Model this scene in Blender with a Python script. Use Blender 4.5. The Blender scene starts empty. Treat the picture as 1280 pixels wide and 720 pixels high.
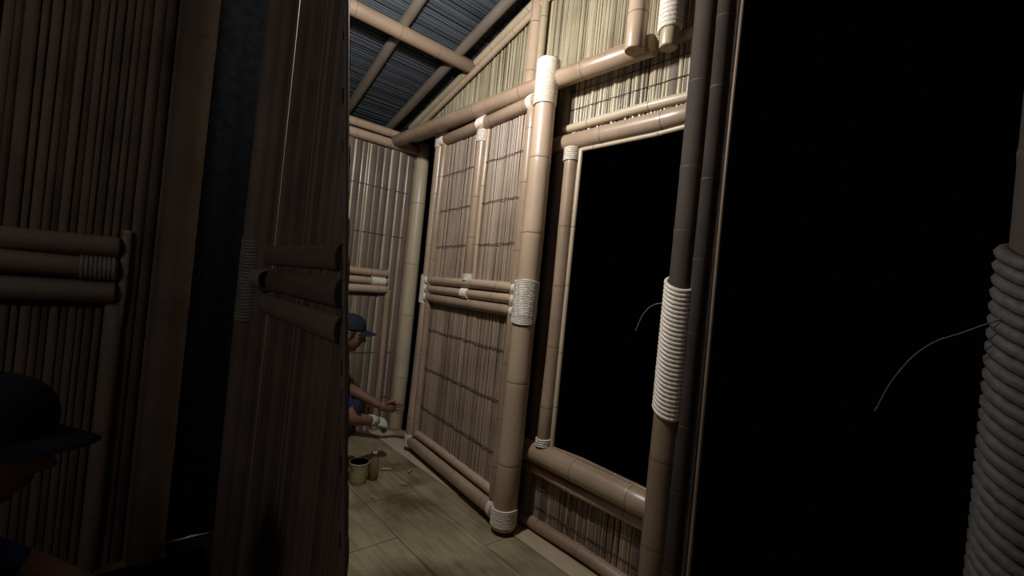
import bpy, math, random
from mathutils import Vector, Matrix, Quaternion
random.seed(7)
S = bpy.context.scene
COL = S.collection

# ------------------------------------------------------------------ materials
def new_mat(name):
    m = bpy.data.materials.new(name); m.use_nodes = True
    nt = m.node_tree; b = nt.nodes["Principled BSDF"]
    return m, nt, b

def bamboo_mat(name, dark, light, rough=0.4, spec=0.5, fx=18.0, fy=1.2, blotch=0.5, bump=0.15):
    m, nt, b = new_mat(name)
    N = nt.nodes; L = nt.links
    uv = N.new("ShaderNodeUVMap")
    sep = N.new("ShaderNodeSeparateXYZ"); L.new(uv.outputs[0], sep.inputs[0])
    fl = N.new("ShaderNodeMath"); fl.operation = 'FLOOR'; L.new(sep.outputs[0], fl.inputs[0])
    wn = N.new("ShaderNodeTexWhiteNoise"); wn.noise_dimensions = '1D'; L.new(fl.outputs[0], wn.inputs['W'])
    mx = N.new("ShaderNodeMath"); mx.operation = 'MULTIPLY'; mx.inputs[1].default_value = fx; L.new(sep.outputs[0], mx.inputs[0])
    my = N.new("ShaderNodeMath"); my.operation = 'MULTIPLY'; my.inputs[1].default_value = fy; L.new(sep.outputs[1], my.inputs[0])
    cmb = N.new("ShaderNodeCombineXYZ"); L.new(mx.outputs[0], cmb.inputs[0]); L.new(my.outputs[0], cmb.inputs[1])
    no = N.new("ShaderNodeTexNoise"); no.inputs['Scale'].default_value = 1.0; no.inputs['Detail'].default_value = 5
    L.new(cmb.outputs[0], no.inputs['Vector'])
    tc = N.new("ShaderNodeTexCoord")
    nb = N.new("ShaderNodeTexNoise"); nb.inputs['Scale'].default_value = 5.0; nb.inputs['Detail'].default_value = 4
    L.new(tc.outputs['Object'], nb.inputs['Vector'])
    a = N.new("ShaderNodeMath"); a.operation = 'MULTIPLY'; a.inputs[1].default_value = 0.45; L.new(wn.outputs['Value'], a.inputs[0])
    a2 = N.new("ShaderNodeMath"); a2.operation = 'MULTIPLY_ADD'; a2.inputs[1].default_value = 0.6; L.new(no.outputs[0], a2.inputs[0]); L.new(a.outputs[0], a2.inputs[2])
    a3 = N.new("ShaderNodeMath"); a3.operation = 'MULTIPLY_ADD'; a3.inputs[1].default_value = blotch; L.new(nb.outputs[0], a3.inputs[0]); L.new(a2.outputs[0], a3.inputs[2])
    cr = N.new("ShaderNodeValToRGB")
    lo = 0.15 + blotch * 0.4; cr.color_ramp.elements[0].position = lo
    cr.color_ramp.elements[1].position = min(1.0, lo + 0.62)
    cr.color_ramp.elements[0].color = (*dark, 1); cr.color_ramp.elements[1].color = (*light, 1)
    L.new(a3.outputs[0], cr.inputs[0]); L.new(cr.outputs[0], b.inputs['Base Color'])
    b.inputs['Roughness'].default_value = rough
    b.inputs['Specular IOR Level'].default_value = spec
    bp = N.new("ShaderNodeBump"); bp.inputs['Strength'].default_value = bump; bp.inputs['Distance'].default_value = 0.004
    L.new(no.outputs[0], bp.inputs['Height']); L.new(bp.outputs[0], b.inputs['Normal'])
    return m

def noise_mat(name, c0, c1, scale=20, rough=0.6, bump=0.2, spec=0.4):
    m, nt, b = new_mat(name); N = nt.nodes; L = nt.links
    tc = N.new("ShaderNodeTexCoord"); no = N.new("ShaderNodeTexNoise"); no.inputs['Scale'].default_value = scale; no.inputs['Detail'].default_value = 5
    L.new(tc.outputs['Object'], no.inputs['Vector'])
    cr = N.new("ShaderNodeValToRGB"); cr.color_ramp.elements[0].position = .3; cr.color_ramp.elements[1].position = .7
    cr.color_ramp.elements[0].color = (*c0, 1); cr.color_ramp.elements[1].color = (*c1, 1)
    L.new(no.outputs[0], cr.inputs[0]); L.new(cr.outputs[0], b.inputs['Base Color'])
    b.inputs['Roughness'].default_value = rough; b.inputs['Specular IOR Level'].default_value = spec
    bp = N.new("ShaderNodeBump"); bp.inputs['Strength'].default_value = bump; bp.inputs['Distance'].default_value = 0.003
    L.new(no.outputs[0], bp.inputs['Height']); L.new(bp.outputs[0], b.inputs['Normal'])
    return m

M_POLE = bamboo_mat("bamboo_pole", (.20, .124, .074), (.46, .325, .215), .33, .55, 6, 1.0, .6, .08)
M_PALE = bamboo_mat("bamboo_pale", (.30, .22, .13), (.52, .41, .27), .38, .5, 6, 1.0, .6, .08)
M_MID = bamboo_mat("bamboo_pole_brown", (.10, .065, .04), (.25, .17, .11), .5, .35, 6, 1.0, .6, .08)
M_NODE = noise_mat("bamboo_node", (.05, .03, .018), (.15, .095, .055), 60, .6)
M_END = noise_mat("bamboo_cut_end", (.25, .17, .10), (.42, .32, .2), 60, .8)
M_ENDD = noise_mat("bamboo_cut_end_dimmed", (.05, .035, .025), (.09, .065, .045), 60, .8)  # cut ends toned down to go with the shade-coloured poles
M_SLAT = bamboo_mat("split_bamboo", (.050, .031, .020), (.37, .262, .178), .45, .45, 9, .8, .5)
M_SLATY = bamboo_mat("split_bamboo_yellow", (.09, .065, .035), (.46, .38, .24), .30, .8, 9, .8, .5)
M_SLATD = bamboo_mat("split_bamboo_dimmed", (.05, .034, .026), (.17, .122, .092), .7, .2, 4, .5, .7)  # darker copy of the split bamboo, dimness put into the colour
M_POLED = bamboo_mat("bamboo_pole_dimmed", (.085, .060, .045), (.20, .148, .115), .65, .25, 6, .8, .6, .08)  # shaded copy of the plain pole, low light painted into the colour
M_POLEK = bamboo_mat("bamboo_pole_shaded", (.022, .016, .012), (.062, .046, .036), .8, .12, 6, .8, .6, .08)  # near-black pole copy, deep shade painted into the colour
M_ROPE = noise_mat("rattan_binding", (.62, .52, .41), (.84, .74, .61), 90, .4, .3, .5)
M_ROPED = noise_mat("rattan_binding_dimmed", (.17, .14, .115), (.28, .24, .20), 60, .65, .3, .3)  # binding darkened in colour as if out of the lamplight
M_ROPEK = noise_mat("rattan_binding_shaded", (.045, .038, .033), (.085, .073, .063), 60, .65, .3, .3)  # darkest binding copy, its colour carries the shade
M_STRING = noise_mat("dark_string", (.012, .010, .008), (.03, .022, .018), 60, .8)
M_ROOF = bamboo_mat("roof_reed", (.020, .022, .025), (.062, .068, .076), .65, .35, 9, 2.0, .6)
M_RAFT = bamboo_mat("rafter_bamboo", (.08, .062, .045), (.17, .135, .10), .5, .4, 6, 1., .6, .08)

# ------------------------------------------------------------------ builder
class Builder:
    def __init__(s, mats):
        s.v = []; s.f = []; s.uv = []; s.mi = []; s.mats = mats; s.sm = []
    def face(s, idx, uvs, mi=0, smooth=True):
        s.f.append(idx); s.uv.append(uvs); s.mi.append(mi); s.sm.append(smooth)
    def m(s, mat):
        if mat not in s.mats: s.mats.append(mat)
        return s.mats.index(mat)
    def build(s, name, parent=None):
        me = bpy.data.meshes.new(name); me.from_pydata([tuple(p) for p in s.v], [], s.f)
        for m in s.mats: me.materials.append(m)
        ul = me.uv_layers.new(name="UVMap")
        flat = []
        for u in s.uv:
            for q in u: flat.extend(q)
        ul.data.foreach_set("uv", flat)
        me.polygons.foreach_set("material_index", s.mi)
        me.polygons.foreach_set("use_smooth", s.sm)
        me.update()
        o = bpy.data.objects.new(name, me); COL.objects.link(o)
        if parent: o.parent = parent
        return o
    def tube(s, pts, rad, mats, seg=16, vs=None, caps=True, capmat=None, uid=None, flat=1.0, fdir=None):
        n = len(pts); base = len(s.v)
        if uid is None: uid = random.randint(0, 900)
        ref = fdir
        for i in range(n):
            a = pts[max(0, i-1)]; c = pts[min(n-1, i+1)]
            d = (c - a).normalized()
            if ref is None:
                ref = Vector((0, 0, 1)) if abs(d.z) < .9 else Vector((1, 0, 0))
            x = (ref - d * ref.dot(d)).normalized(); ref = x
            y = d.cross(x)
            for k in range(seg):
                t = 2 * math.pi * k / seg
                s.v.append(pts[i] + x * math.cos(t) * rad[i] + y * math.sin(t) * rad[i] * flat)
        if vs is None:
            vs = [0]
            for i in range(1, n): vs.append(vs[-1] + (pts[i]-pts[i-1]).length)
        for i in range(n-1):
            for k in range(seg):
                k2 = (k+1) % seg
                u0 = uid + .05 + .9 * k/seg; u1 = uid + .05 + .9*(k+1)/seg
                s.face((base+i*seg+k, base+i*seg+k2, base+(i+1)*seg+k2, base+(i+1)*seg+k),
                       ((u0, vs[i]), (u1, vs[i]), (u1, vs[i+1]), (u0, vs[i+1])), mats if isinstance(mats, int) else mats[i])
        if caps:
            cm = capmat if capmat is not None else (mats if isinstance(mats, int) else mats[0])
            s.face(tuple(base+k for k in reversed(range(seg))), tuple((uid+.5, .1) for k in range(seg)), cm, False)
            s.face(tuple(base+(n-1)*seg+k for k in range(seg)), tuple((uid+.5, .1) for k in range(seg)), cm, False)
    def pole(s, p0, p1, r, mat=M_POLE, r1=None, spacing=.30, seg=18, bend=.006, rings=True, flat=1.0, fdir=None):
        p0 = Vector(p0); p1 = Vector(p1); r1 = r if r1 is None else r1
        Lg = (p1-p0).length; d = (p1-p0)/Lg
        mi = s.m(mat); mr = s.m(M_NODE); me = s.m(M_ENDD if mat in (M_POLED, M_POLEK) else M_END)
        side = d.orthogonal().normalized(); side.rotate(Quaternion(d, random.uniform(0, 6.28)))
        pts = []; rad = []; ms = []; ph = random.uniform(0, 6)
        def add(t, k, m):
            t = max(0, min(Lg, t)); f = t/Lg
            pts.append(p0 + d*t + side*bend*math.sin(f*math.pi)*(1+.4*math.sin(ph+f*7)))
            rad.append((r + (r1-r)*f)*k); ms.append(m)
        add(0, .93, me); add(min(.006, Lg*.02), 1, mi)
        t = spacing*random.uniform(.3, .9)
        while t < Lg-.05 and rings:
            add(t-.03, 1.0, mi); add(t-.007, 1.03, mi); add(t-.0015, 1.015, mr); add(t+.0015, 1.03, mi); add(t+.02, 1.0, mi)
            t += spacing*random.uniform(.8, 1.15)
        add(Lg-min(.006, Lg*.02), 1, me); add(Lg, .93, mi)
        v0 = random.uniform(0, 9); vs = [v0+(p-p0).length for p in pts]
        s.tube(pts, rad, ms, seg, vs, True, me, None, flat, fdir)
    def wrap(s, p0, p1, R, rr=.005, mat=M_ROPE, tilt=0.0, ppt=18):
        p0 = Vector(p0); p1 = Vector(p1); Lg = (p1-p0).length; d = (p1-p0)/Lg
        x = d.orthogonal().normalized(); y = d.cross(x); turns = max(1, int(Lg/(2*rr*.96)))
        pts = []; n = turns*ppt
        for i in range(n+1):
            a = 2*math.pi*i/ppt; t = Lg*i/n
            q = x*math.cos(a)+y*math.sin(a)
            pts.append(p0+d*(t+tilt*q.dot(x))+q*(R+rr*.35+random.uniform(-.0005, .0005)))
        s.tube(pts, [rr]*len(pts), s.m(mat), 6, None, True)
    def slats(s, O, U, V, Nn, u0, u1, bot, top, w=.013, mat=M_SLAT, h=.35, lean=.004, gap=.06):
        O = Vector(O); U = Vector(U); V = Vector(V); Nn = Vector(Nn); mi = s.m(mat)
        u = u0
        while u < u1:
            ww = w*random.uniform(.6, 1.4); ue = min(u+ww, u1)
            uid = random.randint(0, 900); off = random.uniform(-.0025, .0035); ln = random.uniform(-lean, lean); v0 = random.uniform(0, 9)
            b0 = bot(u); b1 = bot(ue); t0 = top(u); t1 = top(ue)
            if max(t0-b0, t1-b1) > .004:
                g = ww*gap; base = len(s.v); us = [u+g, u+ww*.27, u+ww*.73, min(ue, u+ww-g)]; hs = [0, ww*h, ww*h, 0]
                nseg = 4
                for j in range(nseg+1):
                    f = j/nseg; wob = random.uniform(-.0012, .0012) if 0 < j < nseg else 0
                    for k in range(4):
                        fr = 0 if ue <= u else min(1, max(0, (us[k]-u)/(ue-u)))
                        bb = b0+(b1-b0)*fr; tt = t0+(t1-t0)*fr
                        s.v.append(O+U*(us[k]+ln*f+wob)+V*(bb+max(0, tt-bb)*f)+Nn*(hs[k]+off))
                for j in range(nseg):
                    z0 = v0+(t0-b0)*j/nseg; z1 = v0+(t0-b0)*(j+1)/nseg
                    for k in range(3):
                        a = base+j*4+k
                        s.face((a, a+1, a+5, a+4), ((uid+.1+.25*k, z0), (uid+.35+.25*k, z0), (uid+.35+.25*k, z1), (uid+.1+.25*k, z1)), mi)
            u += ww
    def box(s, c, half, mat, rotz=0):
        mi = s.m(mat); base = len(s.v); c = Vector(c); R = Matrix.Rotation(rotz, 3, 'Z'); uid = random.randint(0, 900)
        for sx in (-1, 1):
            for sy in (-1, 1):
                for sz in (-1, 1): s.v.append(c+R @ Vector((half[0]*sx, half[1]*sy, half[2]*sz)))
        for q in ((0, 1, 3, 2), (4, 6, 7, 5), (0, 4, 5, 1), (2, 3, 7, 6), (0, 2, 6, 4), (1, 5, 7, 3)):
            s.face(tuple(base+i for i in q), tuple((uid+.1+.8*((s.v[base+i]-c).x/half[0]*.5+.5), (s.v[base+i]-c).y) for i in q), mi, False)

const = lambda z: (lambda u: z)

# ------------------------------------------------------------------ geometry constants
H = 1.17         # camera height
WX = 1.65        # window wall plane
BY = 3.25        # back wall plane
def roof_z(y):
    return 2.37+.325*(3.25-y) if y >= .6 else 2.37+.325*(3.25-.6)-.325*(.6-y)

# ------------------------------------------------------------------ floor
mf, nt, b = new_mat("floor_flattened_bamboo")
N = nt.nodes; L = nt.links
tc = N.new("ShaderNodeTexCoord")
mp = N.new("ShaderNodeMapping"); mp.inputs['Scale'].default_value = (30, 3, 1); L.new(tc.outputs['Object'], mp.inputs[0])
n1 = N.new("ShaderNodeTexNoise"); n1.inputs['Scale'].default_value = 1.5; n1.inputs['Detail'].default_value = 6; L.new(mp.outputs[0], n1.inputs['Vector'])
n2 = N.new("ShaderNodeTexNoise"); n2.inputs['Scale'].default_value = 3.5; n2.inputs['Detail'].default_value = 6; L.new(tc.outputs['Object'], n2.inputs['Vector'])
cr = N.new("ShaderNodeValToRGB"); cr.color_ramp.elements[0].position = .3; cr.color_ramp.elements[1].position = .72
cr.color_ramp.elements[0].color = (.13, .095, .05, 1); cr.color_ramp.elements[1].color = (.40, .325, .195, 1)
mm = N.new("ShaderNodeMix"); mm.data_type = 'FLOAT'; mm.inputs[0].default_value = .5
L.new(n1.outputs[0], mm.inputs[2]); L.new(n2.outputs[0], mm.inputs[3]); L.new(mm.outputs[0], cr.inputs[0])
cr2 = N.new("ShaderNodeValToRGB"); cr2.color_ramp.elements[0].position = .36; cr2.color_ramp.elements[1].position = .54
cr2.color_ramp.elements[0].color = (.38, .34, .26, 1); cr2.color_ramp.elements[1].color = (1, 1, 1, 1)
n3 = N.new("ShaderNodeTexNoise"); n3.inputs['Scale'].default_value = 2.6; n3.inputs['Detail'].default_value = 4; L.new(tc.outputs['Object'], n3.inputs['Vector']); L.new(n3.outputs[0], cr2.inputs[0])
ml = N.new("ShaderNodeMix"); ml.data_type = 'RGBA'; ml.blend_type = 'MULTIPLY'; ml.inputs[0].default_value = 1
L.new(cr.outputs[0], ml.inputs[6]); L.new(cr2.outputs[0], ml.inputs[7]); L.new(ml.outputs[2], b.inputs['Base Color'])
b.inputs['Roughness'].default_value = .36
bp = N.new("ShaderNodeBump"); bp.inputs['Strength'].default_value = .3; bp.inputs['Distance'].default_value = .004; L.new(n1.outputs[0], bp.inputs['Height']); L.new(bp.outputs[0], b.inputs['Normal'])
M_FLOOR = mf
fb = Builder([M_FLOOR])
x = -2.0
row = 0
while x < 1.50:
    x1 = min(x+.305, 1.52); y = -2.2+(row*.37) % 1.0
    while y < 3.3:
        y1 = min(y+.92, 3.4)
        fb.box(((x+x1)/2, (y+y1)/2, -.02+random.uniform(-.0015, .0)), ((x1-x)/2-.0018, (y1-y)/2-.0018, .02), M_FLOOR)
        y = y1
    x = x1; row += 1
yy = -1.6
while yy < 3.3:
    fb.box((1.595, yy+.6, -.018), (.072, .598, .021), M_PALE); fb.box((1.72, yy+.6, -.022), (.05, .598, .02), M_POLE)
    yy += 1.2
fb.box((-.1, .9, -.06), (1.95, 2.55, .018), M_NODE)
fb.build("floor")

# ------------------------------------------------------------------ roof (ceiling)
cb = Builder([M_ROOF])
sl = math.sqrt(1+.325**2)
Vd = Vector((1, 0, 0))
for (y0, z0, sy) in ((3.55, roof_z(3.55), -1), (-2.0, roof_z(-2.0), 1)):
    U = Vector((0, sy, .325)).normalized(); Nn = Vector((0, sy*.325, -1)).normalized()
    Lr = abs(y0-.6)*sl
    cb.slats((-2.1, y0, z0+.06), U, Vd, Nn, 0, Lr, const(0), const(4.1), w=.012, mat=M_ROOF, h=.25, lean=.006, gap=-.04)
cb.slats((-2.1, 3.55, roof_z(3.55)+.09), Vector((0, -1, .325)).normalized(), Vd, Vector((0, 0, 1)), 0, 2.95*sl, const(0), const(4.1), w=.06, mat=M_STRING, h=.1, lean=0, gap=-.1)
cb.build("ceiling")
rb = Builder([M_RAFT])
for x in (1.50, 1.16, .80, .44, .08, -.3, -.7, -1.1, -1.5):
    rb.pole((x, 3.5, roof_z(3.5)+.02), (x+.0, .6, roof_z(.6)+.02), .030, M_RAFT, bend=.03)
    rb.pole((x, -1.9, roof_z(-1.9)+.02), (x, .6, roof_z(.6)+.02), .028, M_RAFT, bend=.02)
rb.build("roof_rafters")
pb = Builder([M_POLE])
pb.pole((-2.0, 2.46, roof_z(2.46)-.03), (1.70, 2.46, roof_z(2.46)-.03), .042, M_MID)
pb.pole((-2.0, .6, roof_z(.6)-.05), (1.70, .6, roof_z(.6)-.05), .05, M_POLE)
pb.pole((-2.0, -1.2, roof_z(-1.2)-.03), (1.70, -1.2, roof_z(-1.2)-.03), .042, M_POLE)
pb.build("roof_purlins")

# ------------------------------------------------------------------ right wall (gable wall with window)
wb = Builder([M_SLAT])
O = (WX, 0, 0); U = (0, 1, 0); V = (0, 0, 1); Nn = (-1, 0, 0)
wb.slats(O, U, V, Nn, .93, 1.66, const(.03), const(.36), w=.016, mat=M_SLAT)
wb.slats((WX+.016, 0, 0), U, V, Nn, .93, 1.64, const(.03), const(.36), w=.05, mat=M_SLATD, gap=-.08)
wb.slats(O, U, V, Nn, .86, 1.62, const(1.97), const(2.27), w=.016, mat=M_SLATY)
wb.slats((WX+.016, 0, 0), U, V, Nn, .86, 1.62, const(1.97), const(2.27), w=.05, mat=M_SLATD, gap=-.08)
wb.slats(O, U, V, Nn, .77, .86, const(1.97), const(2.27), w=.016, mat=M_POLEK)  # same slats carried on in the shade-coloured copy
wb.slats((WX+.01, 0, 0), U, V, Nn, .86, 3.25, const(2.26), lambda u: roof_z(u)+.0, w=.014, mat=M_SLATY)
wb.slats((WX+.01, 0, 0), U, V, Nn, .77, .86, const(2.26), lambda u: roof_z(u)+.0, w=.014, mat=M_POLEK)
wb.pole((WX, .86, 2.27), (WX, 3.22, 2.27), .026, M_PALE)
wb.pole((WX-.01, .86, 2.01), (WX-.01, 1.62, 2.01), .020, M_PALE)
wb.pole((WX-.02, .86, 1.935), (WX-.02, 1.64, 1.935), .042, M_POLE)      # window head
wb.pole((WX-.03, .84, .385), (WX-.03, 1.66, .385), .052, M_POLE)         # sill
wb.pole((WX-.02, .86, .305), (WX-.02, 1.65, .305), .024, M_POLE)
wb.pole((WX-.01, .84, .035), (WX-.01, 1.66, .035), .030, M_POLE)
for z in (2.10, 2.19): wb.tube([Vector((WX-.012, .86, z)), Vector((WX-.012, 1.6, z+.004))], [.0018]*2, wb.m(M_STRING), 5)
for z in (.12, .21): wb.tube([Vector((WX-.012, .95, z)), Vector((WX-.012, 1.64, z))], [.0018]*2, wb.m(M_STRING), 5)
wb.pole((WX-.02, 3.24, roof_z(3.24)-.01), (WX-.02, .80, roof_z(.80)-.01), .026, M_PALE)
wb.pole((WX-.025, 3.10, roof_z(3.10)-.075), (WX-.025, .80, roof_z(.80)-.075), .018, M_POLE)
wb.pole((WX-.03, 1.86, 2.25), (WX-.03, 1.86, roof_z(1.86)-.02), .036, M_POLE)
wb.pole((WX-.03, 1.80, 2.25), (WX-.03, 1.80, roof_z(1.8)-.02), .020, M_PALE)
wb.pole((WX, 1.60, 0), (WX, 1.60, 2.26), .034, M_POLED)
wb.pole((WX+.02, 1.54, .4), (WX+.02, 1.54, 2.0), .022, M_MID)
wb.build("wall_right")

# window frame
w1 = Builder([M_POLE])
w1.pole((WX-.035, 1.495, .43), (WX-.035, 1.495, 1.90), .034, M_POLE)
w1.wrap((WX-.035, 1.495, 1.83), (WX-.035, 1.495, 1.895), .035, .0045)
w1.wrap((WX-.035, 1.495, .435), (WX-.035, 1.495, .475), .035, .0045)
w1.pole((WX-.02, 1.450, .43), (WX-.02, 1.450, 1.89), .012, M_PALE)
w1.pole((WX-.02, .91, 1.885), (WX-.02, 1.45, 1.885), .011, M_PALE)
w1.pole((WX-.02, .91, .437), (WX-.02, 1.45, .437), .010, M_POLE)
w1.build("window_1")

# post right of window with thick binding
PYW = .858
pp = Builder([M_MID])
pp.pole((1.60, PYW, 0), (1.60, PYW, 1.00), .050, M_MID)
pp.pole((1.60, PYW, .99), (1.60, PYW, 2.62), .044, M_POLEK)  # upper length of the post, shade painted in by a darker material
pp.wrap((1.60, PYW, .78), (1.60, PYW, 1.27), .050, .0085, M_ROPE, tilt=.03)
pp.build("bamboo_post")
pp = Builder([M_POLE])
pp.pole((1.50, 1.10, 2.19), (1.50, 1.10, 2.98), .042, M_POLE)
pp.wrap((1.50, 1.10, 2.60), (1.50, 1.10, 2.70), .043, .006)
pp.build("hanging_bamboo_post")
pp = Builder([M_POLE])
pp.pole((1.56, .985, 2.19), (1.56, .985, 2.9), .036, M_PALE)
pp.wrap((1.56, .985, 2.26), (1.56, .985, 2.50), .037, .009, M_ROPE)
pp.build("king_post")

# continuation of the wall, its dimness painted into the pole colour
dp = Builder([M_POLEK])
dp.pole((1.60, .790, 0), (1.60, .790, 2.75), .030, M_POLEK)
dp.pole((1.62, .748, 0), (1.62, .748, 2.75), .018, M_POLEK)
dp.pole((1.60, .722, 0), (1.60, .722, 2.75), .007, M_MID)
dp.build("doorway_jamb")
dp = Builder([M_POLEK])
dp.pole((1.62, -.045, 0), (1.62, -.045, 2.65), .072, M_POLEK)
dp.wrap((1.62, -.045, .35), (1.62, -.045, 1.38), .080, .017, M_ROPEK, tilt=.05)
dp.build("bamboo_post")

def strand(name, pts, r):
    cu = bpy.data.curves.new(name, 'CURVE'); cu.dimensions = '3D'; cu.bevel_depth = r; cu.bevel_resolution = 2
    sp = cu.splines.new('BEZIER'); sp.bezier_points.add(len(pts)-1)
    for q, p in zip(sp.bezier_points, pts): q.co = p; q.handle_left_type = q.handle_right_type = 'AUTO'
    cu.materials.append(M_ROPED if name == "loose_rattan_end" else M_ROPEK)
    o = bpy.data.objects.new(name, cu); COL.objects.link(o)
strand("loose_rattan_end", [(1.56, .89, 1.18), (1.56, .93, 1.175), (1.57, .98, 1.14), (1.58, 1.01, 1.09), (1.58, 1.02, 1.06)], .0016)
strand("dry_twig", [(1.56, .03, 1.22), (1.56, .09, 1.18), (1.57, .15, 1.14), (1.58, .21, 1.05), (1.59, .25, .94)], .002)

# ------------------------------------------------------------------ door beam
bb = Builder([M_POLE])
bb.pole((1.555, 1.05, 2.225), (1.50, 3.20, 2.215), .044, M_POLE, spacing=.42)
bb.build("door_beam")

# ------------------------------------------------------------------ door panel
A = Vector((1.50, 1.60, 0)); B = Vector((1.61, 2.73, 0))
DU = (B-A).normalized(); DN = Vector((-DU.y, DU.x, 0)); Wd = (B-A).length
def D(u, z, n=0): return A+DU*u+Vector((0, 0, z))+DN*n
d = Builder([M_POLE])
d.pole(D(0, .02), D(0, 2.32), .060, M_POLE, r1=.050, spacing=.42)
d.pole(D(Wd, .03), D(Wd, 2.31), .042, M_POLE, r1=.036, spacing=.4)
d.pole(D(.092, .12), D(.092, 2.10), .030, M_POLE)
d.pole(D(Wd-.072, .12), D(Wd-.072, 2.12), .026, M_POLE)
d.pole(D(.04, 2.135), D(Wd-.02, 2.155), .036, M_POLE)
d.pole(D(.04, .075), D(Wd-.02, .075), .042, M_POLE)
d.pole(D(.04, .145), D(Wd-.05, .145), .024, M_POLE)
for z, r in ((1.185, .027), (1.130, .027), (1.070, .030)):
    d.pole(D(.05, z, .005), D(Wd-.02, z+.0, .005), r, M_POLE)
uc = Wd*.50
d.pole(D(uc, 1.20), D(uc, 2.12), .034, M_POLE)
d.pole(D(uc-.05, 1.21, -.008), D(uc-.05, 2.10, -.008), .014, M_POLE)
d.slats(A-DN*.012, DU, (0, 0, 1), DN, .10, uc, const(1.19), const(2.12), w=.013, mat=M_SLAT)
d.slats(A-DN*.012, DU, (0, 0, 1), DN, uc, Wd-.05, const(1.19), const(2.13), w=.013, mat=M_SLAT)
d.slats(A-DN*.012, DU, (0, 0, 1), DN, .10, Wd-.05, const(.12), const(1.06), w=.013, mat=M_SLAT)
d.slats(A-DN*.022, DU, (0, 0, 1), -DN, .05, Wd-.03, const(.10), const(2.13), w=.05, mat=M_SLATD, gap=-.05)
for z in (1.42, 1.66, 1.90, .34, .60, .86):
    for (a0, a1) in ((.11, uc-.03), (uc+.03, Wd-.06)) if z > 1.2 else ((.11, Wd-.06),):
        pts = [D(a0+(a1-a0)*i/14, z+random.uniform(-.004, .004), .0) for i in range(15)]
        d.tube(pts, [.0021]*15, d.m(M_STRING), 5)
d.wrap(D(0, 2.09), D(0, 2.31), .052, .0045)
d.wrap(D(0, 1.03), D(0, 1.225), .0565, .0042, tilt=.018)
d.wrap(D(0, 1.04), D(0, 1.215), .0572, .0042, tilt=-.018)
d.wrap(D(0, .04), D(0, .125), .0605, .0045)
d.wrap(D(.075, 2.135), D(.115, 2.135), .036, .004)
d.wrap(D(.070, .075), D(.10, .075), .042, .004)
for z in (1.185, 1.13, 1.07):
    d.wrap(D(.055, z, .005), D(.085, z, .005), .028, .0035)
    d.wrap(D(Wd-.065, z, .005), D(Wd-.03, z, .005), .028, .0035)
d.wrap(D(Wd, 1.04), D(Wd, 1.225), .0395, .0038, tilt=.015)
d.wrap(D(Wd, 2.11), D(Wd, 2.28), .0365, .0040)
d.wrap(D(Wd, .04), D(Wd, .12), .042, .0040)
d.wrap(D(Wd-.09, 2.15), D(Wd-.04, 2.15), .037, .004)
d.wrap(D(uc, 1.205), D(uc, 1.245), .034, .004)
d.wrap(D(uc-.04, 1.13, .005), D(uc+.04, 1.13, .005), .028, .004)
d.wrap(D(uc, 2.03), D(uc, 2.10), .034, .0042)
d.wrap(D(uc-.045, 2.145), D(uc+.045, 2.145), .036, .0042)
d.build("door_1")

# ------------------------------------------------------------------ back wall
k = Builder([M_SLATY])
O = (0, BY, 0); U = (1, 0, 0); V = (0, 0, 1); Nn = (0, -1, 0)
k.slats(O, U, V, Nn, .80, 1.72, const(.0), const(2.2), w=.020, mat=M_SLATY)
k.slats((0, BY+.008, 0), U, V, Nn, .80, 1.72, const(.0), const(2.2), w=.06, mat=M_SLATD, gap=-.1)
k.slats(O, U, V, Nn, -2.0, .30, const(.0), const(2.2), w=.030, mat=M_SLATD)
k.pole((-2.0, BY-.03, 2.27), (1.72, BY-.03, 2.27), .030, M_POLE)
k.pole((-2.0, BY-.03, 2.195), (1.70, BY-.03, 2.195), .034, M_POLE)
for z, r, mt in ((1.205, .028, M_POLE), (1.145, .026, M_PALE), (1.085, .030, M_POLE)):
    k.pole((.80, BY-.035, z), (1.545, BY-.035, z), r, mt)
k.wrap((1.42, BY-.035, 1.145), (1.53, BY-.035, 1.145), .027, .004)
k.pole((1.565, BY-.03, .0), (1.565, BY-.03, 1.08), .022, M_POLE)
k.pole((1.56, BY-.02, 1.0), (1.56, BY-.02, 1.24), .014, M_PALE)
k.pole((.80, BY-.03, 0), (.80, BY-.03, 2.2), .04, M_POLED)
k.pole((.30, BY-.03, 0), (.30, BY-.03, 2.2), .04, M_POLED)
for z in (.25, .6, 1.5, 1.85):
    k.tube([Vector((.85, BY-.012, z)), Vector((1.68, BY-.012, z))], [.002]*2, k.m(M_STRING), 5)
k.build("wall_back")
cp = Builder([M_PALE])
cp.pole((1.745, BY-.03, 0), (1.745, BY-.03, 2.26), .058, M_PALE, r1=.052, spacing=.5)
cp.build("corner_post")

# side wall far left, plain split bamboo
lw = Builder([M_SLATD])
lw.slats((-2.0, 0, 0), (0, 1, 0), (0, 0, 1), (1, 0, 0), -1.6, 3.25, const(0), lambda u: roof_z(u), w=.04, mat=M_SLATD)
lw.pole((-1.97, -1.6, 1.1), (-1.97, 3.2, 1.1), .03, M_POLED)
lw.build("wall_left")

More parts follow.
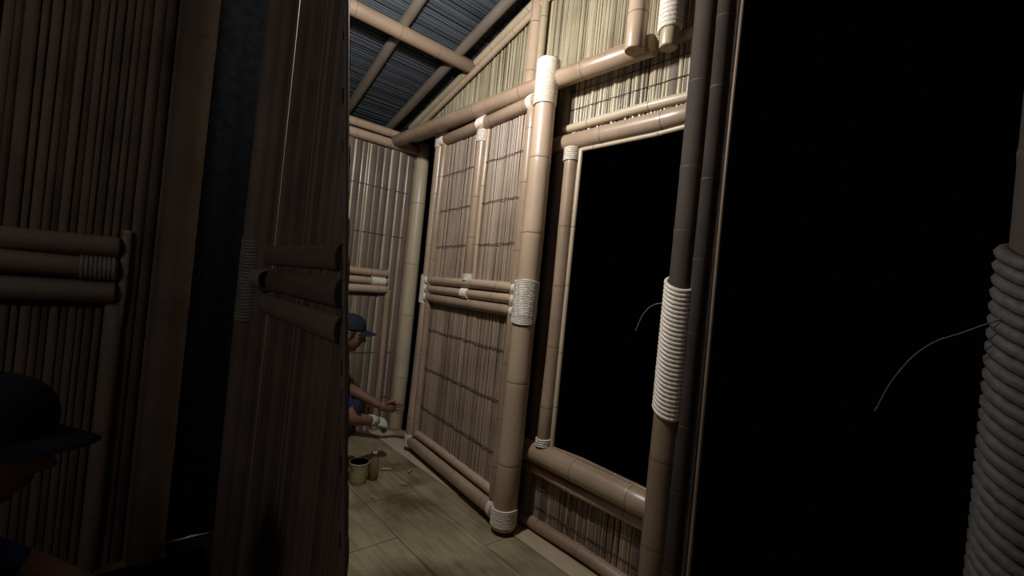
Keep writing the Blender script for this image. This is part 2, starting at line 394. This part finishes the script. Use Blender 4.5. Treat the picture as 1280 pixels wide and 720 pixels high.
# ------------------------------------------------------------------ partition facing the camera on the left
q = Builder([M_SLATD])
PY = 2.2
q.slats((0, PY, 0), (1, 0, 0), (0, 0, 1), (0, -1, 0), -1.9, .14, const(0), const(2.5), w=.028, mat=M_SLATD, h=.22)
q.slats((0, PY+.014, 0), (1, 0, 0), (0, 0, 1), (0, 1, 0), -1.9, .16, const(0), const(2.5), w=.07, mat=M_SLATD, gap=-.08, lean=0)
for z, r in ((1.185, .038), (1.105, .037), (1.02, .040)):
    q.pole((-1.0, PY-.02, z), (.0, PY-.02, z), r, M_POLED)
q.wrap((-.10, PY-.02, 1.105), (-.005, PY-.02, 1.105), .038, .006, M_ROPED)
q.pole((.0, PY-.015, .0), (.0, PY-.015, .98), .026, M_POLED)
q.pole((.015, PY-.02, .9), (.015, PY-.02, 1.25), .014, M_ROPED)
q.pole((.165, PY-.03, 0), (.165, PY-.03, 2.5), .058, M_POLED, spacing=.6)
q.build("bamboo_partition")

# added black sheet beside the partition, standing in for an unlit doorway
M_DARK = noise_mat("gap_darkness", (.002, .002, .002), (.004, .0035, .0035), 30, 1.0, .1, .0)  # flat black colour in place of unlit depth
cl = Builder([M_DARK]); nx_, nz_ = 24, 8
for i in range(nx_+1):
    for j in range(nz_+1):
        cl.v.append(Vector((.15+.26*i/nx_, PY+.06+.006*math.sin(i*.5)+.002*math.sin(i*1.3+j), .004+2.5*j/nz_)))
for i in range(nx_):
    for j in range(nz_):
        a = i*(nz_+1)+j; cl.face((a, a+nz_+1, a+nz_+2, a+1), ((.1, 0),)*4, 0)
cl.build("gap_dark_sheet")
mtb = Builder([M_DARK]); mtb.box((-.36, 1.72, .004), (.71, .41, .003), M_DARK); mtb.box((.315, 2.09, .004), (.085, .15, .003), M_DARK)  # added black sheets that darken the floor in front of the gap
mtb.build("floor_dark_sheet")

# unfinished door leaf standing beside the camera
e = Builder([M_SLATD])
PX = .40
EY = .897
edge = lambda z: EY+(z-.56)*.257
def leaf_top(u):
    return min(2.55, .56+(u-EY)/.257)
e.slats((PX, 0, 0), (0, 1, 0), (0, 0, 1), (-1, 0, 0), .757, 1.86, const(.004), leaf_top, w=.014, mat=M_SLATD, lean=.001)
e.slats((PX+.010, 0, 0), (0, 1, 0), (0, 0, 1), (1, 0, 0), .762, 1.86, const(.004), lambda u: leaf_top(u)-.02, w=.014, mat=M_SLATD, gap=-.08, lean=0, h=.1)
e.pole((PX+.002, edge(.012)+.003, .012), (PX+.002, edge(2.5)+.003, 2.5), .0075, M_POLED, rings=False, bend=0, seg=10)
e.pole((PX-.015, 1.90, 0), (PX-.015, 1.90, 2.56), .046, M_POLED, spacing=.6)
e.pole((PX-.010, 1.80, 0), (PX-.010, 1.80, 2.56), .032, M_POLED, spacing=.6)
for z, r in ((1.21, .033), (1.125, .036), (1.04, .033)):
    ye = edge(z)+.008
    e.pole((PX-.006, 1.83, z), (PX-.006, ye, z), r, M_POLED, flat=.45, fdir=Vector((0, 0, 1)), bend=0, spacing=.5)
e.wrap((PX-.015, 1.90, .98), (PX-.015, 1.90, 1.28), .047, .006, M_ROPED, tilt=.02)
e.wrap((PX-.012, 1.84, 1.125), (PX-.012, 1.70, 1.125), .033, .005, M_ROPED)
e.build("unfinished_door_leaf")

# ------------------------------------------------------------------ lamp
lb = Builder([noise_mat("lamp_socket", (.3, .3, .3), (.4, .4, .4), 10)])
LP = Vector((.66, 1.50, 2.42))
lb.tube([LP+Vector((0, 0, .52)), LP+Vector((0, 0, .12))], [.003, .003], 0, 8)
lb.tube([LP+Vector((0, 0, .13)), LP+Vector((0, 0, .12)), LP+Vector((0, 0, .07))], [.010, .018, .018], 0, 20)
mb, ntb, bs = new_mat("bulb_glass"); bs.inputs['Base Color'].default_value = (.9, .95, 1, 1); bs.inputs['Emission Color'].default_value = (.85, .93, 1, 1); bs.inputs['Emission Strength'].default_value = 6
mi = lb.m(mb)
lb.tube([LP+Vector((0, 0, .07)), LP+Vector((0, 0, .05)), LP+Vector((0, 0, .02)), LP+Vector((0, 0, .0)), LP+Vector((0, 0, -.018)), LP+Vector((0, 0, -.025))], [.016, .024, .032, .031, .018, .004], mi, 20)
lb.build("hanging_light_bulb")
def point(name, loc, e, col, r):
    l = bpy.data.lights.new(name, 'POINT'); l.energy = e; l.color = col; l.shadow_soft_size = r
    o = bpy.data.objects.new(name, l); o.location = loc; COL.objects.link(o)
point("bulb_light", LP+Vector((0, 0, -.09)), 72, (.94, .97, 1.0), .05)
point("left_fill_light", (-1.25, .75, 1.95), 9.5, (1.0, .96, .94), .12)  # added fill with no real source, brightens the left side

# ------------------------------------------------------------------ worker
M_SKIN = noise_mat("skin", (.18, .085, .052), (.25, .125, .08), 30, .5, .05)
M_LIP = noise_mat("lip", (.14, .05, .04), (.18, .07, .055), 30, .5, .05)
M_SHIRT = noise_mat("blue_shirt", (.008, .014, .06), (.014, .026, .11), 12, .85, .3)
M_TROU = noise_mat("navy_trousers", (.006, .009, .026), (.011, .015, .04), 12, .9, .3)
M_CAP = noise_mat("navy_cap", (.003, .0045, .012), (.006, .008, .020), 60, .85, .2)
M_HAIR = noise_mat("black_hair", (.006, .005, .004), (.015, .012, .01), 90, .6, .5)
M_GLOVE = noise_mat("cotton_glove", (.35, .33, .30), (.55, .52, .47), 80, .95, .5)
M_SHOE = noise_mat("rubber_sandal", (.02, .02, .02), (.04, .04, .04), 40, .8, .2)
M_EYEW = noise_mat("eye_white", (.6, .57, .53), (.65, .62, .58), 10, .3, 0)
M_EYEB = noise_mat("iris", (.02, .01, .006), (.03, .015, .01), 10, .2, 0)

J = {  # joints, local coords: +x forward, +y left
 'pel': ((-.05, 0, .25), .125), 'sp': ((.0, 0, .40), .120), 'ch': ((.07, 0, .53), .130), 'cu': ((.11, 0, .61), .085),
 'nb': ((.145, 0, .665), .052), 'nt': ((.20, 0, .745), .050),
 'sl': ((.11, .165, .60), .062), 'el': ((.34, .21, .42), .043), 'wl': ((.575, .09, .285), .027),
 'sr': ((.11, -.165, .60), .062), 'er': ((.20, -.27, .345), .045), 'wr': ((.395, -.17, .285), .030),
 'hl': ((-.04, .10, .23), .095), 'kl': ((.28, .22, .44), .062), 'cl': ((.20, .21, .25), .055), 'al': ((.10, .18, .085), .038), 'tl': ((.27, .20, .035), .030),
 'hr': ((-.04, -.10, .23), .095), 'kr': ((.25, -.24, .43), .062), 'cr': ((.18, -.22, .25), .055), 'ar': ((.08, -.19, .085), .038), 'tr': ((.22, -.21, .035), .030)}
EDG = [('pel', 'sp', 's'), ('sp', 'ch', 's'), ('ch', 'cu', 's'), ('cu', 'nb', 'k'), ('nb', 'nt', 'k'),
 ('cu', 'sl', 's'), ('sl', 'el', 'a'), ('el', 'wl', 'k'), ('cu', 'sr', 's'), ('sr', 'er', 'a'), ('er', 'wr', 'k'),
 ('pel', 'hl', 't'), ('hl', 'kl', 't'), ('kl', 'cl', 't'), ('cl', 'al', 't'), ('al', 'tl', 'f'),
 ('pel', 'hr', 't'), ('hr', 'kr', 't'), ('kr', 'cr', 't'), ('cr', 'ar', 't'), ('ar', 'tr', 'f')]
keys = list(J)
def make_body():
    me = bpy.data.meshes.new("b"); me.from_pydata([J[k_][0] for k_ in keys], [(keys.index(a), keys.index(b_)) for a, b_, c in EDG], [])
    o = bpy.data.objects.new("b", me); COL.objects.link(o)
    m = o.modifiers.new("skin", 'SKIN'); m.use_smooth_shade = True
    for i, k_ in enumerate(keys):
        sv = me.skin_vertices[0].data[i]; r = J[k_][1]
        sv.radius = (r, r) if k_ not in ('tl', 'tr') else (r*1.3, r*.9)
        sv.use_root = (k_ == 'pel')
    s2 = o.modifiers.new("sub", 'SUBSURF'); s2.levels = 2; s2.render_levels = 2
    bpy.context.view_layer.update()
    dg = bpy.context.evaluated_depsgraph_get()
    nm = bpy.data.meshes.new_from_object(o.evaluated_get(dg)); bpy.data.objects.remove(o)
    nm.materials.clear()
    for mt in (M_SHIRT, M_TROU, M_SKIN, M_SHOE): nm.materials.append(mt)
    segs = [(Vector(J[a][0]), Vector(J[b_][0]), c, J[a][1], J[b_][1]) for a, b_, c in EDG]
    for p in nm.polygons:
        c = p.center; best = None
        for a, b_, ty, ra, rb_ in segs:
            ab = b_-a; t = max(0, min(1, (c-a).dot(ab)/ab.length_squared)); dd = (c-(a+ab*t)).length/(ra+(rb_-ra)*t)
            if best is None or dd < best[0]: best = (dd, ty, t)
        ty, t = best[1], best[2]
        mi_ = {'s': 0, 't': 1, 'k': 2, 'f': 2}.get(ty, 0)
        if ty == 'a': mi_ = 0 if t < .75 else 2
        if ty == 'k' and c.z > .55 and c.z < .665 and abs(c.y) < .1: mi_ = 0
        if ty == 't' and c.z < .10: mi_ = 2
        p.material_index = mi_; p.use_smooth = True
    return nm

def make_head():
    h = Builder([M_SKIN]); mh = h.m(M_HAIR); ml_ = h.m(M_LIP)
    nl, nn = 72, 110; g = lambda v, s_: math.exp(-(v/s_)**2)
    def P(th, ph, k=1.0):
        dx, dy, dz = math.cos(th)*math.cos(ph), math.cos(th)*math.sin(ph), math.sin(th)
        x, y_, z = .093*dx*k, .074*dy*k, .115*dz*k
        if z < 0:
            f = (-z/.115); y_ *= 1-.28*f**1.5
            if x < 0: x *= 1-.35*f
        if x > 0 and k == 1.0:
            ay = abs(y_)
            x += g(y_, .012)*(.026*g(z+.020, .014)+.013*g(z-.001, .014))+.006*g(ay-.013, .007)*g(z+.026, .008)
            x -= .010*g(ay-.031, .014)*g(z-.012, .012)
            x += .005*g(z-.030, .009)*g(y_, .05)
            x += .007*g(y_, .021)*(g(z+.049, .005)+g(z+.061, .0055))
            x += .010*g(y_, .022)*g(z+.092, .017)
            x += .004*g(ay-.042, .014)*g(z+.018, .014)
        return Vector((x, y_, z))
    base = len(h.v)
    for i in range(nl+1):
        for j in range(nn): h.v.append(P(-math.pi/2+math.pi*i/nl, 2*math.pi*j/nn))
    for i in range(nl):
        for j in range(nn):
            a = base+i*nn+j; b_ = base+i*nn+(j+1) % nn; c = h.v[a]
            mt = ml_ if (c.x > .04 and abs(c.y) < .024 and -.067 < c.z < -.043) else 0
            h.face((a, b_, b_+nn, a+nn), ((.1, 0), (.2, 0), (.2, .1), (.1, .1)), mt)
    base = len(h.v)
    for i in range(nl+1):
        for j in range(nn): h.v.append(P(-math.pi/2+math.pi*i/nl, 2*math.pi*j/nn, 1.045))
    for i in range(nl):
        for j in range(nn):
            a = base+i*nn+j; b_ = base+i*nn+(j+1) % nn; c = h.v[a]
            if c.z > -.045+.9*max(0, c.x+.01) and c.x < .035: h.face((a, b_, b_+nn, a+nn), ((.1, 0), (.2, 0), (.2, .1), (.1, .1)), mh)
    def ball(c, r, mt, sc=(1, 1, 1)):
        base = len(h.v); A_, B_ = 12, 18; mi_ = h.m(mt)
        for i in range(A_+1):
            for j in range(B_):
                t = -math.pi/2+math.pi*i/A_; p_ = 2*math.pi*j/B_
                h.v.append(Vector(c)+Vector((r*sc[0]*math.cos(t)*math.cos(p_), r*sc[1]*math.cos(t)*math.sin(p_), r*sc[2]*math.sin(t))))
        for i in range(A_):
            for j in range(B_):
                a = base+i*B_+j; b_ = base+i*B_+(j+1) % B_
                h.face((a, b_, b_+B_, a+B_), ((.1, 0), (.2, 0), (.2, .1), (.1, .1)), mi_)
    for sy in (-1, 1):
        ball((.0655, sy*.031, .012), .0125, M_EYEW, (1, 1, .7)); ball((.0735, sy*.031, .012), .0055, M_EYEB)
        ball((.067, sy*.031, .020), .0135, M_SKIN, (1, 1.1, .45))
        rim = [Vector((-.010+.016*math.cos(t), sy*(.076+.006*math.cos(t-2)), -.004+.030*math.sin(t))) for t in [(-2.4+i*.42) for i in range(13)]]
        h.tube(rim, [.0045]*13, 0, 8); ball((-.008, sy*.073, -.006), .020, M_SKIN, (.7, .3, 1.2))
    mc = h.m(M_CAP); base = len(h.v); NL = 16; NN = 48
    for i in range(NL+1):
        t = math.pi/2*i/NL
        for j in range(NN):
            p_ = 2*math.pi*j/NN
            h.v.append(Vector((-.004+.103*math.cos(t)**.8*math.cos(p_), .084*math.cos(t)**.8*math.sin(p_), .040+.012*math.cos(p_)*(1-i/NL)+.092*math.sin(t))))
    for i in range(NL):
        for j in range(NN):
            a = base+i*NN+j; b_ = base+i*NN+(j+1) % NN
            h.face((a, b_, b_+NN, a+NN), ((.1, 0), (.2, 0), (.2, .1), (.1, .1)), mc)
    h.tube([Vector((-.004, 0, .130)), Vector((-.004, 0, .137))], [.008, .004], mc, 10)
    base = len(h.v); NB = 16; NR = 6
    for side in (0, 1):
        for i in range(NR+1):
            f = i/NR
            for j in range(NB+1):
                t = -1.15+2.3*j/NB; rx = .092+.078*f*max(0, math.cos(t*1.25))**.6
                x = rx*math.cos(t*.86)
                y_ = .082*math.sin(t)*1.05*(1-.06*f)
                z = .052-.014*f-.35*y_*y_/.08*1.2-(.004 if side else 0)
                h.v.append(Vector((x, y_, z)))
    st = (NR+1)*(NB+1)
    for side in (0, 1):
        for i in range(NR):
            for j in range(NB):
                a = base+side*st+i*(NB+1)+j
                h.face((a, a+1, a+NB+2, a+NB+1), ((.1, 0),)*4, mc)
    for j in range(NB):
        a = base+NR*(NB+1)+j; h.face((a, a+1, a+1+st, a+st), ((.1, 0),)*4, mc)
    return h

def make_hand(wrist, dirv, palm_n, mat, curl, side, scale=1.0):
    """wrist point, pointing direction, palm normal (direction the palm faces)"""
    h = Builder([mat]); d_ = Vector(dirv).normalized(); n_ = Vector(palm_n); n_ = (n_-d_*n_.dot(d_)).normalized(); w_ = d_.cross(n_)*side
    W = Vector(wrist); s_ = scale
    pts = [W-d_*.03*s_, W, W+d_*.02*s_, W+d_*.05*s_, W+d_*.08*s_, W+d_*.092*s_]
    h.tube(pts, [.027*s_, .028*s_, .034*s_, .041*s_, .040*s_, .033*s_], 0, 20, None, True, None, 3, .42, w_)
    lens = [.072, .080, .074, .058]; offs = [.029, .010, -.010, -.029]
    for i in range(4):
        p = W+d_*.082*s_+w_*offs[i]*s_; a = curl*.4; pts = [p-d_*.02*s_, p]; L_ = lens[i]*s_
        spread = w_*offs[i]*1.6
        for seg_, fr in enumerate((.45, .30, .25)):
            steps = 3
            for q_ in range(steps):
                a += curl*(.30)
                dd = (d_*math.cos(a)+n_*math.sin(a)+spread).normalized(); p = p+dd*L_*fr/steps; pts.append(p)
        R = [.0095*s_]*2+[.0092*s_*(1-.028*i_) for i_ in range(len(pts)-2)]; R[4] *= 1.06; R[7] *= 1.05; R[-1] *= .55
        h.tube(pts, R, 0, 10, None, True, None, 3)
    p = W+d_*.022*s_+w_*.030*s_; pts = [p-w_*.015*s_, p]; td = (d_*.75+w_*.75+n_*.35).normalized()
    for i in range(6):
        td = (td+d_*.10*curl+n_*.16*curl-w_*.09*curl).normalized(); p = p+td*.0105*s_; pts.append(p)
    h.tube(pts, [.014*s_, .0135*s_, .0125*s_, .0115*s_, .0115*s_, .0105*s_, .010*s_, .006*s_], 0, 10, None, True, None, 3)
    return h

body_mesh = make_body()
head_mesh = None
def worker(loc, rz):
    global head_mesh, hr_m, hl_m, cuff_m, shoe_m
    root = bpy.data.objects.new("crouching_worker", None); COL.objects.link(root)
    bo = bpy.data.objects.new("body", body_mesh); COL.objects.link(bo); bo.parent = root
    if head_mesh is None:
        ho = make_head().build("head"); head_mesh = ho.data
        wr = Vector(J['wr'][0]); wl = Vector(J['wl'][0])
        h1 = make_hand(wr+Vector((.005, .003, -.003)), (.95, .25, -.35), (.1, .5, -.8), M_GLOVE, .75, 1, 1.05).build("gloved_hand"); hr_m = h1.data
        h2 = make_hand(wl, (.95, -.12, -.05), (.15, -.95, -.2), M_SKIN, .45, -1).build("bare_hand"); hl_m = h2.data
        cf = Builder([M_GLOVE]); dr = (Vector(J['wr'][0])-Vector(J['er'][0])).normalized()
        cf.tube([wr-dr*.05, wr-dr*.045, wr-dr*.01, wr+dr*.02], [.033, .036, .034, .030], 0, 20); c1 = cf.build("glove_cuff"); cuff_m = c1.data
        sb = Builder([M_SHOE])
        for sy, a, t_ in ((1, 'al', 'tl'), (-1, 'ar', 'tr')):
            a_ = Vector(J[a][0]); t2 = Vector(J[t_][0]); a_.z = t2.z = .010
            dd = (t2-a_).normalized()
            sb.tube([a_-dd*.06, a_-dd*.045, a_, a_+dd*.1, t2, t2+dd*.02, t2+dd*.03], [.012, .032, .036, .036, .043, .036, .015], 0, 20, None, True, None, 3, .25, Vector((0, 1, 0)))
            sb.tube([a_+dd*.09+Vector((0, .045, 0)), a_+dd*.10+Vector((0, .03, .05)), a_+dd*.10+Vector((0, -.03, .05)), a_+dd*.09+Vector((0, -.045, 0))], [.008]*4, 0, 8)
        s1 = sb.build("sandals"); shoe_m = s1.data
        objs = [ho, h1, h2, c1, s1]
    else:
        objs = []
        for nm, me in (("head", head_mesh), ("gloved_hand", hr_m), ("bare_hand", hl_m), ("glove_cuff", cuff_m), ("sandals", shoe_m)):
            o = bpy.data.objects.new(nm, me); COL.objects.link(o); objs.append(o)
    for o in objs: o.parent = root
    objs[0].location = (.245, 0, .80); objs[0].rotation_euler = (0, math.radians(10), math.radians(-18))
    root.location = loc; root.rotation_euler = (0, 0, rz)
worker((.865, 2.77, 0), 0)
worker((-.41, 1.21, 0), 0)

# ------------------------------------------------------------------ can and bottle on the floor
M_CAN = noise_mat("cream_plastic", (.32, .29, .19), (.44, .40, .27), 15, .45, .05)
M_LABEL = noise_mat("label", (.30, .26, .12), (.42, .36, .18), 25, .5, .02)
cn = Builder([M_CAN]); c0 = Vector((1.115, 2.43, 0)); z = Vector((0, 0, 1))
cn.tube([c0+z*h_ for h_ in (.0, .004, .03, .032, .085, .087, .112, .118, .118, .112, .02)], [.043, .046, .048, .0485, .0515, .052, .054, .057, .052, .051, .044], [0, 0, cn.m(M_LABEL), cn.m(M_LABEL), 0, 0, 0, 0, 0, 0], 28)
cn.tube([c0+Vector((.054*math.cos(t), -.01-.03*math.sin(t), .108-.04*math.sin(t))) for t in [i*math.pi/10 for i in range(11)]], [.0018]*11, cn.m(M_NODE), 6)
cn.build("paint_can")
M_BOT = noise_mat("amber_bottle", (.13, .08, .03), (.22, .14, .055), 15, .2, .02)
bt = Builder([M_BOT]); c0 = Vector((1.205, 2.43, 0))
bt.tube([c0+z*h_ for h_ in (.0, .004, .05, .10, .118, .130, .145, .146, .165)], [.024, .028, .029, .028, .022, .012, .011, .014, .013], [0, 0, 0, 0, 0, 0, bt.m(M_GLOVE), bt.m(M_GLOVE)], 24)
bt.build("glue_bottle")
sc = Builder([M_POLE])
for (x, y_, a, l_) in ((1.42, 2.40, .6, .05), (1.33, 2.25, 2.0, .04), (1.30, 2.52, -.5, .06), (1.1, 2.2, 1.1, .03)):
    sc.pole((x, y_, .008), (x+l_*math.cos(a), y_+l_*math.sin(a), .008), .006, M_POLE, rings=False, seg=8, bend=0)
sc.build("bamboo_offcuts")

# ------------------------------------------------------------------ world + camera
w = bpy.data.worlds.new("night"); S.world = w; w.use_nodes = True
w.node_tree.nodes["Background"].inputs[0].default_value = (.5, .6, .8, 1); w.node_tree.nodes["Background"].inputs[1].default_value = .0006
S.view_settings.view_transform = 'Standard'

cam = bpy.data.cameras.new("camera"); cam.sensor_width = 36; cam.lens = 560/1280*36; cam.clip_start = .02
co = bpy.data.objects.new("camera", cam); COL.objects.link(co); S.camera = co
th = math.radians(41.3); r = math.radians(5.7); pt = math.radians(.4)
F0 = Vector((math.sin(th), math.cos(th), 0)); R0 = Vector((math.cos(th), -math.sin(th), 0)); U0 = Vector((0, 0, 1))
F = F0*math.cos(pt)+U0*math.sin(pt); Up = U0*math.cos(pt)-F0*math.sin(pt)
rc = R0*math.cos(r)+Up*math.sin(r); uc_ = Up*math.cos(r)-R0*math.sin(r)
mtx = Matrix((rc, uc_, -F)).transposed().to_4x4(); mtx.translation = Vector((0, 0, H))
co.matrix_world = mtx
